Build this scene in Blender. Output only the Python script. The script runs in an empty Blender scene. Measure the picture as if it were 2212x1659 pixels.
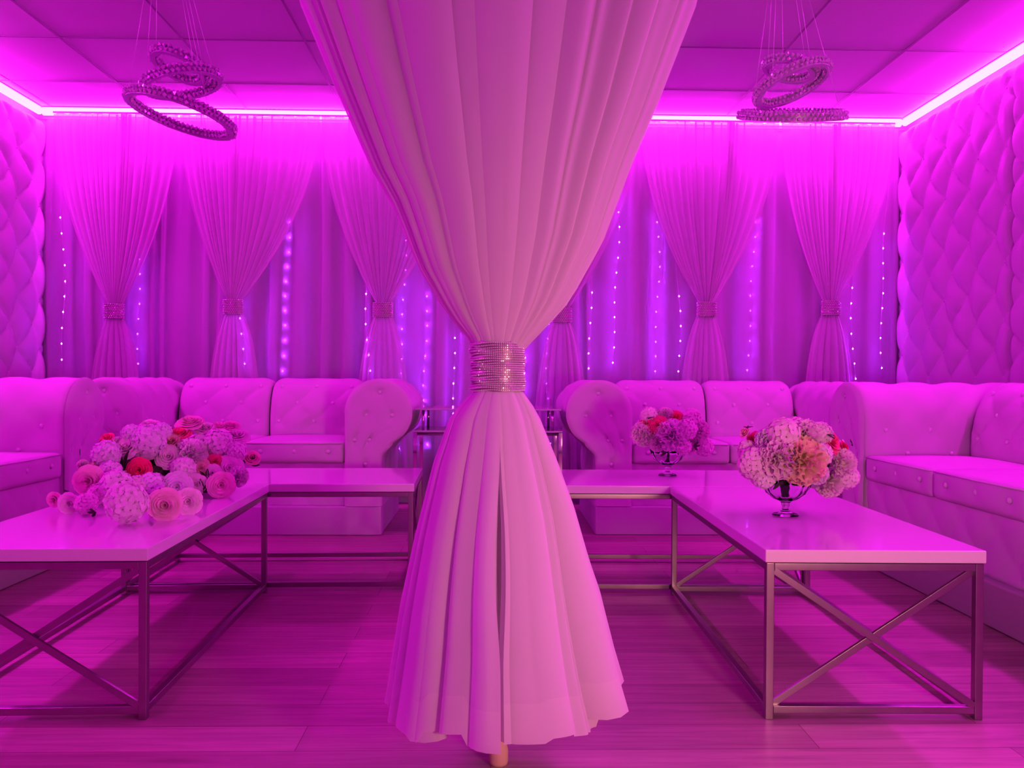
import bpy, math, random
import numpy as np
from mathutils import Vector, Matrix, Euler
PI = math.pi
sc = bpy.context.scene
COL = sc.collection
rnd = random.Random(7)

# ------------------------------------------------------------------ camera
FPX, PITCH, YAW, ROLL, CH = 1738.17, -.0071, .0236, .006, .8113
fw = Vector((math.sin(YAW)*math.cos(PITCH), math.cos(YAW)*math.cos(PITCH), math.sin(PITCH)))
r0 = Vector((math.cos(YAW), -math.sin(YAW), 0)); u0 = r0.cross(fw)
RT = r0*math.cos(ROLL)+u0*math.sin(ROLL); UP = u0*math.cos(ROLL)-r0*math.sin(ROLL)
cd = bpy.data.cameras.new('camera'); cam = bpy.data.objects.new('camera', cd); COL.objects.link(cam)
cd.sensor_width = 36; cd.lens = 36*FPX/2212; cd.clip_start = .02
M = Matrix((RT, UP, -fw)).transposed().to_4x4(); M.translation = (0, 0, CH); cam.matrix_world = M
sc.camera = cam

def at(px, py, Y):
    """world point on the plane y = Y seen at photo pixel (used for measuring where things stand)"""
    d = fw+RT*((px-1106)/FPX)-UP*((py-829.5)/FPX)
    return Vector((0, 0, CH))+d*(Y/d.y)

# ------------------------------------------------------------------ materials
def newmat(name):
    m = bpy.data.materials.new(name); m.use_nodes = True
    return m, m.node_tree, m.node_tree.nodes, m.node_tree.links
def pmat(name, col, rough=.6, metal=0, spec=.5, noise=0, nscale=40, bump=0, bscale=200, coat=0, sheen=0, trans=0, ior=1.45):
    m, nt, N, L = newmat(name); b = N['Principled BSDF']
    b.inputs['Base Color'].default_value = (*col, 1); b.inputs['Roughness'].default_value = rough
    b.inputs['Metallic'].default_value = metal; b.inputs['Specular IOR Level'].default_value = spec
    b.inputs['Coat Weight'].default_value = coat; b.inputs['Sheen Weight'].default_value = sheen
    b.inputs['Transmission Weight'].default_value = trans; b.inputs['IOR'].default_value = ior
    tc = N.new('ShaderNodeTexCoord')
    if noise:
        t = N.new('ShaderNodeTexNoise'); t.inputs['Scale'].default_value = nscale; t.inputs['Detail'].default_value = 4
        L.new(tc.outputs['Object'], t.inputs['Vector'])
        r = N.new('ShaderNodeMapRange'); r.inputs['To Min'].default_value = 1-noise; r.inputs['To Max'].default_value = 1+noise
        L.new(t.outputs['Fac'], r.inputs['Value'])
        h = N.new('ShaderNodeMix'); h.data_type = 'RGBA'; h.blend_type = 'MULTIPLY'; h.inputs['Factor'].default_value = 1
        h.inputs['A'].default_value = (*col, 1); L.new(r.outputs['Result'], h.inputs['B']); L.new(h.outputs['Result'], b.inputs['Base Color'])
    if bump:
        t2 = N.new('ShaderNodeTexNoise'); t2.inputs['Scale'].default_value = bscale; t2.inputs['Detail'].default_value = 3
        L.new(tc.outputs['Object'], t2.inputs['Vector'])
        bp = N.new('ShaderNodeBump'); bp.inputs['Strength'].default_value = bump; bp.inputs['Distance'].default_value = .003
        L.new(t2.outputs['Fac'], bp.inputs['Height']); L.new(bp.outputs['Normal'], b.inputs['Normal'])
    return m
def emat(name, col, s):
    m, nt, N, L = newmat(name); N.remove(N['Principled BSDF'])
    e = N.new('ShaderNodeEmission'); e.inputs['Color'].default_value = (*col, 1); e.inputs['Strength'].default_value = s
    L.new(e.outputs[0], N['Material Output'].inputs['Surface']); return m
def sheer(name, col, lo, hi, transl=.45):
    """woven gauze: open between the threads, denser where seen edge on"""
    m, nt, N, L = newmat(name); N.remove(N['Principled BSDF'])
    d = N.new('ShaderNodeBsdfDiffuse'); d.inputs['Color'].default_value = (*col, 1)
    t = N.new('ShaderNodeBsdfTranslucent'); t.inputs['Color'].default_value = (*col, 1)
    mx = N.new('ShaderNodeMixShader'); mx.inputs[0].default_value = transl
    L.new(d.outputs[0], mx.inputs[1]); L.new(t.outputs[0], mx.inputs[2])
    tr = N.new('ShaderNodeBsdfTransparent')
    lw = N.new('ShaderNodeLayerWeight'); lw.inputs['Blend'].default_value = .45
    mr = N.new('ShaderNodeMapRange'); mr.inputs['To Min'].default_value = lo; mr.inputs['To Max'].default_value = hi
    L.new(lw.outputs['Facing'], mr.inputs['Value'])
    m2 = N.new('ShaderNodeMixShader'); L.new(mr.outputs['Result'], m2.inputs[0])
    L.new(tr.outputs[0], m2.inputs[1]); L.new(mx.outputs[0], m2.inputs[2])
    L.new(m2.outputs[0], N['Material Output'].inputs['Surface']); return m

LEDC = (1.0, .0090, .97)
MAT = dict(
    ceil=pmat('ceiling_tile_white', (.60, .56, .59), .9, noise=.03, nscale=90, bump=.25, bscale=260),
    grid=pmat('ceiling_grid_paint', (.26, .23, .25), .6),
    wall=pmat('wall_paint', (.6, .56, .58), .8, noise=.03),
    vinyl=pmat('white_tufted_vinyl', (.60, .56, .60), .5, spec=.3, noise=.03, nscale=12, bump=.12, bscale=180),
    velvet=pmat('white_sofa_leatherette', (.60, .55, .57), .55, spec=.3, noise=.05, nscale=9, bump=.15, bscale=220),
    plinth=pmat('sofa_plinth_cloth', (.50, .45, .48), .6, noise=.04),
    gloss=pmat('white_lacquer', (.74, .68, .71), .09, spec=.5, noise=.02, coat=.3),
    metal=pmat('brushed_steel', (.36, .31, .33), .30, 1, noise=.12, nscale=30, bump=.05, bscale=500),
    chrome=pmat('chrome', (.75, .72, .75), .08, 1),
    glasstop=pmat('frosted_shelf', (.75, .7, .78), .1, spec=.6, trans=.35),
    glass=pmat('clear_glass', (.97, .95, .98), .02, trans=1, ior=1.32),
    rhine=pmat('rhinestone', (.98, .90, .95), .22, .35, spec=1),
    rhineb=pmat('rhinestone_mesh_backing', (.30, .20, .26), .45, .6),
    crystal=pmat('crystal_bead', (.80, .72, .82), .07, .35, spec=1),
    band=pmat('chandelier_ring_metal', (.62, .52, .66), .35, .15),
    wire=pmat('steel_cable', (.7, .65, .7), .4, .3),
    cream=pmat('cream_pole_paint', (.86, .62, .42), .45),
    liner=sheer('backdrop_liner', (.70, .62, .74), .86, 1.0, .45),
    sheerb=sheer('backdrop_sheer', (.74, .68, .72), .70, 1.0, .40),
    sheerd=sheer('drape_sheer', (.92, .84, .90), .83, 1.0, .38),
    hem=sheer('drape_hem', (.92, .86, .88), .88, 1.0, .38),
    led=emat('led_strip_light', LEDC, 86),
    bulb=emat('fairy_bulb_light', (.38, .020, 1.0), 210),
    cord=pmat('fairy_wire', (.6, .55, .65), .4),
    leaf=pmat('leaf_green', (.035, .05, .02), .5),
    moss=pmat('floral_foam_moss', (.03, .035, .02), .9, noise=.3),
    button=pmat('covered_button', (.72, .66, .70), .4, spec=.5),
    dark=pmat('gap_black', (.02, .015, .02), .9),
)
FLC = dict(pale=(.96, .82, .84), white=(.97, .90, .90), pink=(.95, .62, .70), lilac=(.93, .80, .92), coral=(.92, .10, .30),
           red=(.88, .04, .20), peach=(.92, .66, .55), yel=(.95, .80, .52))
for k, c in FLC.items():
    m, nt, N, L = newmat('petal_'+k); N.remove(N['Principled BSDF'])
    tc = N.new('ShaderNodeTexCoord'); t = N.new('ShaderNodeTexNoise'); t.inputs['Scale'].default_value = 3; t.inputs['Detail'].default_value = 3; L.new(tc.outputs['Object'], t.inputs['Vector'])
    mr = N.new('ShaderNodeMapRange'); mr.inputs['To Min'].default_value = .85; mr.inputs['To Max'].default_value = 1.12; L.new(t.outputs['Fac'], mr.inputs['Value'])
    mx = N.new('ShaderNodeMix'); mx.data_type = 'RGBA'; mx.blend_type = 'MULTIPLY'; mx.inputs['Factor'].default_value = 1; mx.inputs['A'].default_value = (*c, 1); L.new(mr.outputs[0], mx.inputs['B'])
    d = N.new('ShaderNodeBsdfDiffuse'); tl = N.new('ShaderNodeBsdfTranslucent'); L.new(mx.outputs['Result'], d.inputs[0]); L.new(mx.outputs['Result'], tl.inputs[0])
    ms = N.new('ShaderNodeMixShader'); ms.inputs[0].default_value = .30; L.new(d.outputs[0], ms.inputs[1]); L.new(tl.outputs[0], ms.inputs[2]); L.new(ms.outputs[0], N['Material Output'].inputs['Surface'])
    MAT['f_'+k] = m

# floor: vinyl wood planks
m, nt, N, L = newmat('wood_vinyl_planks'); b = N['Principled BSDF']
tc = N.new('ShaderNodeTexCoord')
br = N.new('ShaderNodeTexBrick'); br.offset = .37; br.inputs['Scale'].default_value = 1
br.inputs['Brick Width'].default_value = 1.15; br.inputs['Row Height'].default_value = .125
br.inputs['Mortar Size'].default_value = .0012; br.inputs['Mortar Smooth'].default_value = .2; br.inputs['Bias'].default_value = -.1
br.inputs['Color1'].default_value = (.30, .20, .19, 1); br.inputs['Color2'].default_value = (.47, .33, .31, 1); br.inputs['Mortar'].default_value = (.17, .10, .10, 1)
L.new(tc.outputs['Object'], br.inputs['Vector'])
mp = N.new('ShaderNodeMapping'); mp.inputs['Scale'].default_value = (1.3, 22, 1); L.new(tc.outputs['Object'], mp.inputs['Vector'])
ns = N.new('ShaderNodeTexNoise'); ns.inputs['Scale'].default_value = 2.2; ns.inputs['Detail'].default_value = 7; ns.inputs['Roughness'].default_value = .62; ns.inputs['Distortion'].default_value = .5
L.new(mp.outputs[0], ns.inputs['Vector'])
n2 = N.new('ShaderNodeTexNoise'); n2.inputs['Scale'].default_value = 1.7; n2.inputs['Detail'].default_value = 4; L.new(tc.outputs['Object'], n2.inputs['Vector'])
mr = N.new('ShaderNodeMapRange'); mr.inputs['From Min'].default_value = .3; mr.inputs['From Max'].default_value = .7; mr.inputs['To Min'].default_value = .74; mr.inputs['To Max'].default_value = 1.22
L.new(ns.outputs['Fac'], mr.inputs['Value'])
mr2 = N.new('ShaderNodeMapRange'); mr2.inputs['To Min'].default_value = .75; mr2.inputs['To Max'].default_value = 1.25; L.new(n2.outputs['Fac'], mr2.inputs['Value'])
mu = N.new('ShaderNodeMath'); mu.operation = 'MULTIPLY'; L.new(mr.outputs[0], mu.inputs[0]); L.new(mr2.outputs[0], mu.inputs[1])
mx = N.new('ShaderNodeMix'); mx.data_type = 'RGBA'; mx.blend_type = 'MULTIPLY'; mx.inputs['Factor'].default_value = 1
L.new(br.outputs['Color'], mx.inputs['A']); L.new(mu.outputs[0], mx.inputs['B']); L.new(mx.outputs['Result'], b.inputs['Base Color'])
b.inputs['Roughness'].default_value = .42; b.inputs['Specular IOR Level'].default_value = .35
bp = N.new('ShaderNodeBump'); bp.inputs['Strength'].default_value = .25; bp.inputs['Distance'].default_value = .002
L.new(ns.outputs['Fac'], bp.inputs['Height']); L.new(bp.outputs['Normal'], b.inputs['Normal'])
MAT['floor'] = m

# ------------------------------------------------------------------ helpers
def mesh(name, V, F, mat, smooth=True):
    me = bpy.data.meshes.new(name); me.from_pydata([tuple(v) for v in V], [], F)
    me.materials.append(MAT[mat] if isinstance(mat, str) else mat)
    if smooth: me.polygons.foreach_set('use_smooth', [True]*len(me.polygons))
    me.update(); return me
def obj(name, me, parent=None, loc=None, rot=None):
    o = bpy.data.objects.new(name, me); COL.objects.link(o)
    if parent is not None: o.parent = parent
    if loc is not None: o.location = loc
    if rot is not None: o.rotation_euler = rot
    return o
def tag(o, label, cat, group=None, kind=None):
    o['label'] = label; o['category'] = cat
    if group: o['group'] = group
    if kind: o['kind'] = kind
    return o
def thing(name, label, cat, loc=(0, 0, 0), rz=0, group=None):
    o = bpy.data.objects.new(name, None); COL.objects.link(o); o.location = loc; o.rotation_euler = (0, 0, rz)
    o.empty_display_size = .1
    return tag(o, label, cat, group)
class MB:
    def __init__(s): s.V = []; s.F = []
    def add(s, V, F):
        n = len(s.V); s.V += [tuple(v) for v in V]; s.F += [tuple(i+n for i in f) for f in F]
    def box(s, a, b):
        x0, y0, z0 = a; x1, y1, z1 = b
        s.add([(x0, y0, z0), (x1, y0, z0), (x1, y1, z0), (x0, y1, z0), (x0, y0, z1), (x1, y0, z1), (x1, y1, z1), (x0, y1, z1)],
              [(0, 3, 2, 1), (4, 5, 6, 7), (0, 1, 5, 4), (1, 2, 6, 5), (2, 3, 7, 6), (3, 0, 4, 7)])
    def bar(s, p, q, w, h=None, n=4, up=Vector((0, 0, 1))):
        p = Vector(p); q = Vector(q); h = h or w; d = (q-p).normalized()
        if abs(d.dot(up)) > .99: up = Vector((0, 1, 0))
        a = d.cross(up).normalized(); b = a.cross(d)
        if n == 4: off = [(-w/2, -h/2), (w/2, -h/2), (w/2, h/2), (-w/2, h/2)]
        else: off = [(w/2*math.cos(2*PI*k/n), w/2*math.sin(2*PI*k/n)) for k in range(n)]
        V = [p+a*x+b*y for x, y in off]+[q+a*x+b*y for x, y in off]
        s.add(V, [tuple(reversed(range(n))), tuple(range(n, 2*n))]+[(k, (k+1) % n, n+(k+1) % n, n+k) for k in range(n)])
    def tube(s, pts, r, n=8):
        pts = [Vector(p) for p in pts]; V = []
        for i, p in enumerate(pts):
            d = (pts[min(i+1, len(pts)-1)]-pts[max(i-1, 0)]).normalized()
            up = Vector((0, 0, 1)) if abs(d.z) < .9 else Vector((0, 1, 0))
            a = d.cross(up).normalized(); b = a.cross(d)
            V += [p+a*r*math.cos(2*PI*k/n)+b*r*math.sin(2*PI*k/n) for k in range(n)]
        F = [(i*n+k, i*n+(k+1) % n, (i+1)*n+(k+1) % n, (i+1)*n+k) for i in range(len(pts)-1) for k in range(n)]
        F += [tuple(reversed(range(n))), tuple(range((len(pts)-1)*n, len(pts)*n))]
        s.add(V, F)
    def grid(s, P, close_u=False):
        """P: array [nv][nu] of points"""
        nv, nu = len(P), len(P[0]); V = [p for row in P for p in row]
        F = []
        for j in range(nv-1):
            for i in range(nu if close_u else nu-1):
                k = (i+1) % nu; F.append((j*nu+i, j*nu+k, (j+1)*nu+k, (j+1)*nu+i))
        s.add(V, F)
    def lathe(s, prof, n=32, c=(0, 0, 0)):
        P = [[(c[0]+r*math.cos(2*PI*k/n), c[1]+r*math.sin(2*PI*k/n), c[2]+z) for k in range(n)] for r, z in prof]
        s.grid(P, True)
    def sphere(s, c, r, nu=10, nv=6, sz=1):
        s.lathe([(r*math.sin(PI*j/nv)+1e-6, -r*sz*math.cos(PI*j/nv)) for j in range(nv+1)], nu, c)
    def octa(s, c, r, R=None):
        V = [Vector(v)*r for v in ((1, 0, 0), (-1, 0, 0), (0, 1, 0), (0, -1, 0), (0, 0, 1), (0, 0, -1))]
        if R is not None: V = [R @ v for v in V]
        s.add([v+Vector(c) for v in V], [(0, 2, 4), (2, 1, 4), (1, 3, 4), (3, 0, 4), (2, 0, 5), (1, 2, 5), (3, 1, 5), (0, 3, 5)])
    def build(s, name, mat, parent=None, smooth=True, loc=None, rot=None, bevel=0, seg=2):
        o = obj(name, mesh(name, s.V, s.F, mat, smooth), parent, loc, rot)
        if bevel:
            m = o.modifiers.new('bevel', 'BEVEL'); m.width = bevel; m.segments = seg; m.limit_method = 'ANGLE'
            w = o.modifiers.new('wn', 'WEIGHTED_NORMAL')
        return o
def copy_tree(o, parent=None):
    c = o.copy(); COL.objects.link(c); c.parent = parent
    for ch in list(o.children): copy_tree(ch, c)
    return c
def sst(a, b, x):
    t = min(1, max(0, (x-a)/(b-a))); return t*t*(3-2*t)
def interp(tab, x):
    return float(np.interp(x, [t[0] for t in tab], [t[1] for t in tab]))

# ------------------------------------------------------------------ room
XL, XR, YB, YF, ZC = -2.92, 2.72, 5.26, -2.2, 2.497
PXL, PXR = -2.835, 2.615          # faces of the padded panels
def struct(name, mb, mat, **k):
    o = mb.build(name, mat, smooth=False, **k); o['kind'] = 'structure'; return o
b = MB(); b.box((XL-.1, YF-.1, -.08), (XR+.1, YB+.1, 0)); struct('floor', b, 'floor')
b = MB(); b.box((XL-.1, YB, 0), (XR+.1, YB+.1, ZC+.1)); struct('wall_back', b, 'wall')
b = MB(); b.box((XL-.1, YF, 0), (XL, YB, ZC+.1)); struct('wall_left', b, 'wall')
b = MB(); b.box((XR, YF, 0), (XR+.1, YB, ZC+.1)); struct('wall_right', b, 'wall')
b = MB(); b.box((XL, YF-.1, 0), (XR, YF, ZC+.1)); struct('wall_front', b, 'wall')
b = MB(); b.box((XL, YF, ZC+.003), (XR, YB, ZC+.1)); ceil = struct('ceiling', b, 'ceil')
# suspended grid: T-bars 2 ft apart
T, GX, GY = .6096, 1.4853, 4.077
b = MB()
for k in range(-7, 3):
    x = GX+k*T
    if XL+.02 < x < XR-.02: b.box((x-.0065, YF, ZC), (x+.0065, YB, ZC+.0028))
for k in range(-10, 3):
    y = GY+k*T
    if YF+.02 < y < YB-.02: b.box((XL, y-.0065, ZC+.0002), (XR, y+.0065, ZC+.0029))
o = b.build('ceiling_grid', 'grid', smooth=False); o.parent = ceil

# ------------------------------------------------------------------ tufted wall panels
def tuft(u, v, w, h, amp, pw=.42):
    a = abs(math.sin(PI*(u/w+v/h))); c = abs(math.sin(PI*(u/w-v/h)))
    return amp*((a*c+1e-5)**pw)
def wall_panel(face, sgn, y0, y1, label):
    """face: x of the cushion crests, sgn: +1 when the wall is on the left (faces +x)"""
    w, h = .24, .30; z0, z1 = .10, 2.43; ny = int((y1-y0)/.012); nz = int((z1-z0)/.0125)
    base = XL+.002 if sgn > 0 else XR-.002; P = []
    for j in range(nz+1):
        z = z0+(z1-z0)*j/nz; row = []
        for i in range(ny+1):
            y = y0+(y1-y0)*i/ny
            # pleats sag a little, so each tuft reads as a scale
            hh = tuft(y-5.17+.02*math.sin(2*PI*z/h), z-.08, w, h, .036, .40)
            e = min((y-y0), (y1-y))/.035; e2 = min((z-z0), (z1-z))/.05
            k = math.sqrt(max(0, 1-(1-min(1, e))**2))*math.sqrt(max(0, 1-(1-min(1, e2))**2))
            x = face-sgn*.036+sgn*hh*k - sgn*.022*(1-k)
            row.append((x, y, z))
        P.append(row)
    bd = MB(); bd.grid(P)
    # returns to the wall
    for line in (P[0], P[-1], [r[0] for r in P], [r[-1] for r in P]):
        bd.grid([line, [(base, q[1], q[2]) for q in line]])
    root = thing('tufted_wall_panel', label, 'wall panel', (0, 0, 0))
    bd.build('padding', 'vinyl', root)
    bb = MB()
    for j in range(int(z1/h*2)+2):
        for i in range(-20, 20):
            z = .08+j*h/2; y = 5.17+(i+(.5 if j % 2 else 0))*w-.02*math.sin(2*PI*z/h)
            if y0+.02 < y < y1-.02 and z0+.03 < z < z1-.02: bb.sphere((face-sgn*.036, y, z), .009, 8, 5)
    o = bb.build('buttons', 'button', root); o['kind'] = 'stuff'
    return root
wall_panel(PXL, 1, 2.85, 5.20, 'white diamond tufted padding covering the left wall beside the curtained corner')
wall_panel(PXR, -1, 4.05, 5.20, 'tufted padded panel on the right wall, the one touching the curtained corner')
wall_panel(PXR, -1, 2.45, 4.045, 'tufted padded panel on the right wall, cut by the right edge of the photo')

# ------------------------------------------------------------------ led strips
def led(pts, label):
    b = MB(); b.tube(pts, .0245, 10)
    root = thing('led_strip', label, 'light strip', (0, 0, 0), 0, 'LED strips along the ceiling edge')
    b.build('light_tube', 'led', root)
    c = MB()
    for p, q in zip(pts[:-1], pts[1:]):
        p = Vector(p); q = Vector(q); c.bar(p+Vector((0, 0, .0240)), q+Vector((0, 0, .0240)), .03, .002)
    c.build('mounting_channel', 'wire', root, smooth=False)
    return root
led([(PXL-.015, -.6, 2.470), (PXL-.015, 5.12, 2.470)], 'glowing magenta light strip running along the top of the left tufted wall')
led([(PXR+.02, -.6, 2.470), (PXR+.02, 5.12, 2.470)], 'glowing magenta light strip running along the top of the right tufted wall')
led([(PXL, 5.135, 2.470), (PXR, 5.135, 2.470)], 'glowing magenta light strip along the ceiling above the back curtains')


# ------------------------------------------------------------------ back curtains
def pleats(n, seed, var=.5):
    r = random.Random(seed); w = [1+var*(r.random()*2-1) for _ in range(n)]; s = sum(w); acc = [0]
    for x in w: acc.append(acc[-1]+x/s)
    am = [.35+1.1*r.random() for _ in range(n+1)]
    return acc, am
def pl_phase(acc, am, s):
    s = min(max(s, 0), .999999); i = int(np.searchsorted(acc, s, 'right'))-1; i = min(max(i, 0), len(am)-2)
    t = (s-acc[i])/(acc[i+1]-acc[i]); return i, t, am[i]*(1-t)+am[i+1]*t
# liner
acc, am = pleats(38, 3, .6); b = MB(); P = []
nu = 900
for j in range(15):
    z = .085+(2.43-.085)*j/14; row = []
    for i in range(nu+1):
        s = i/nu; k, t, a = pl_phase(acc, am, s); ph = 2*PI*t
        x = -2.86+5.5*s+.006*a*math.sin(2*ph)+.006*math.sin(3*z+9*s)
        y = 5.175+.020*a*math.cos(ph)+.006*math.sin(2.3*z+17*s)
        row.append((x, y, z))
    P.append(row)
b.grid(P); root = thing('backdrop_curtain', 'long pleated white liner curtain covering the back wall behind the gathered swags', 'curtain')
b.build('fabric', 'liner', root)
b = MB(); b.tube([(-2.9, 5.175, 2.437), (2.7, 5.175, 2.437)], .008); b.build('curtain_rod', 'wire', root)

def small_tie(x, y, z, w, label):
    root = thing('rhinestone_tieback', label, 'curtain tieback', (x, y, z), 0, 'rhinestone bands around the back curtains')
    n = 36; hh = .046; prof = [(-hh), -hh*.5, 0, hh*.5, hh]
    P = [[((w/2+.004*math.sin(3*zz*60))*math.cos(2*PI*k/n), .024*math.sin(2*PI*k/n), zz) for k in range(n)] for zz in prof]
    b = MB(); b.grid(P, True); b.build('mesh_band', 'rhineb', root)
    b = MB(); r = random.Random(int(abs(x)*1000))
    for j in range(9):
        for k in range(30):
            a = 2*PI*(k+.5*(j % 2))/30; zz = -hh+.004+j*(2*hh-.008)/8
            b.octa(((w/2+.003)*math.cos(a), .027*math.sin(a), zz), .0042, Euler((r.random()*2, r.random()*2, 0)).to_matrix())
    o = b.build('rhinestones', 'rhine', root, smooth=False); o['kind'] = 'stuff'
def swag(x0, x1, xt, zt, seed, label, tlabel, lean=0):
    """gathered sheer: wide at the top, tied at zt, flaring again below"""
    Y = 5.085; acc, am = pleats(19, seed, .7); hw = .052; nu = 300
    root = thing('sheer_swag_curtain', label, 'curtain', (0, 0, 0), 0, 'gathered sheer curtains on the back wall')
    accU, amU = acc, am; accL, amL = pleats(7, seed+3, .5)
    P = []
    zs = [2.445-(2.445-zt-.045)*(j/26) for j in range(27)]+[zt+.03, zt, zt-.03]+[zt-.05-(zt-.05-.10)*(j/18) for j in range(1, 19)]
    for z in zs:
        if z >= zt:
            t = min(1, (2.445-z)/(2.445-zt-.045)); k = 1-t**1.9
            acc, am = accU, amU; L_ = xt+(x0-xt)*k-hw*.9*(1-k); R_ = xt+(x1-xt)*k+hw*.9*(1-k)
            am2 = .005+.007*math.sin(PI*min(1, t)*.8)
        else:
            acc, am = accL, amL; t = (zt-z)/1.0; q = 1-math.exp(-max(0, t-.03)*5.0)
            wv = hw+(.085*q+.055*max(0, t)); L_ = xt-wv; R_ = xt+wv; am2 = .005+.009*q; k = 0
        row = []
        for i in range(nu+1):
            s = i/nu; kk, t2, a = pl_phase(acc, am, s); ph = 2*PI*t2
            W = R_-L_
            x = L_+W*(s+.020*a*math.sin(ph)*math.sin(PI*s))
            y = Y-.030*math.sin(PI*s)*(1-k)-am2*a*math.cos(ph)*math.sqrt(max(.08, math.sin(PI*s)))
            if z > 2.40: y += .004*math.sin(170*s*(x1-x0)); 
            row.append((x, y, z+(.006*math.sin(60*s+seed)*(1 if z > 2.44 else 0))))
        P.append(row)
    b = MB(); b.grid(P); b.build('fabric', 'sheerb', root)
    b = MB(); b.tube([(x0-.005, Y+.004, 2.452), (x1+.005, Y+.004, 2.452)], .006, 8); b.build('curtain_rod', 'wire', root)
    small_tie(xt, Y-.026, zt, hw*2+.012, tlabel)
def X(px, y=5.08): return at(px, 400, y).x
SW = [
    (115, 384, 250, 1.213, 'sheer curtain gathered at its waist next to the left tufted wall', 'sparkly band on the curtain next to the left tufted wall'),
    (388, 690, 507, 1.246, 'sheer gathered curtain second from the left wall, above the gap of the left sofa', 'sparkly band on the second curtain from the left wall'),
    (694, 990, 829, 1.235, 'sheer gathered curtain just left of the big front drape, above the left sofa arm', 'sparkly band on the curtain just left of the big front drape'),
    (1075, 1380, 1215, 1.210, 'sheer gathered curtain just right of the big front drape, partly hidden by it', 'sparkly band on the curtain just right of the big front drape'),
    (1384, 1682, 1527, 1.254, 'sheer gathered curtain second from the right wall, above the right sofa gap', 'sparkly band on the second curtain from the right wall'),
    (1688, 1932, 1795, 1.268, 'sheer gathered curtain next to the right tufted wall', 'sparkly band on the curtain next to the right tufted wall'),
]
for i, (a, c, t, z, l1, l2) in enumerate(SW): swag(X(a), X(c), X(t), z, 11+i*7, l1, l2)

# ------------------------------------------------------------------ fairy lights
bulb_me = None
b = MB(); b.sphere((0, 0, 0), .0042, 6, 4, 1.25); bulb_me = mesh('bulb', b.V, b.F, 'bulb')
FL = [(133, 5.055, 470, 'nearest the left tufted wall'), (306, 5.225, 560, 'glowing through between the first and second curtain from the left'),
      (526, 5.115, 655, 'peeping out right of the second curtain tieback'), (618, 5.222, 480, 'between the second and third curtain from the left'),
      (798, 5.10, 635, 'just left of the third curtain tieback'), (978, 5.13, 730, 'left of the rhinestone waist of the big drape'),
      (870, 5.225, 520, 'hidden in the liner right of the third curtain'), (925, 5.225, 640, 'added unseen behind the liner to brighten it left of the rhinestone waist'), (1190, 5.225, 700, 'added unseen to brighten the liner behind the fourth curtain'), (1136, 5.13, 740, 'right of the rhinestone waist of the big drape'), (1272, 5.10, 632, 'right of the fourth curtain tieback'),  # liner strings by the waist and fourth curtain are added for violet glow
      (1330, 5.135, 425, 'beside the right edge of the big front drape'), (1418, 5.222, 480, 'faint one between the fourth and fifth curtain'),
      (1465, 5.10, 640, 'bright one left of the fifth curtain tieback'), (1624, 5.222, 480, 'between the fifth and sixth curtain'),
      (1847, 5.055, 622, 'bright one right of the sixth curtain tieback'), (1912, 5.11, 505, 'nearest the right tufted wall')]
for n_, (px, Y, ytop, lab) in enumerate(FL):
    r = random.Random(n_*13+5); x0 = X(px, Y); ph = r.random()*6
    root = thing('fairy_light_string', 'string of violet fairy lights, '+lab, 'string lights', (x0, Y, 2.42), 0, 'fairy light strings on the back wall')
    zb = 2.42; pts = []
    def sway(z): return .018*math.sin(z*3.1+ph)+.008*math.sin(z*9+ph*2)
    for j in range(45 if 850 < px < 1240 else 34):
        z = 2.42-j*.0485; pts.append((sway(z), .003*math.sin(z*11), z-2.42))
    b = MB(); b.tube(pts, .0011, 5); b.build('wire', 'cord', root)
    z = 2.42-.05-r.random()*.05
    z = at(px, ytop, Y).z
    while z > (.30 if 850 < px < 1240 else .82):  # middle strings continue low and unseen, added for extra violet light
        obj('bulb', bulb_me, root, (sway(z), -.004, z-2.42)); z -= .0965+.006*(r.random()-.5)

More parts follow.
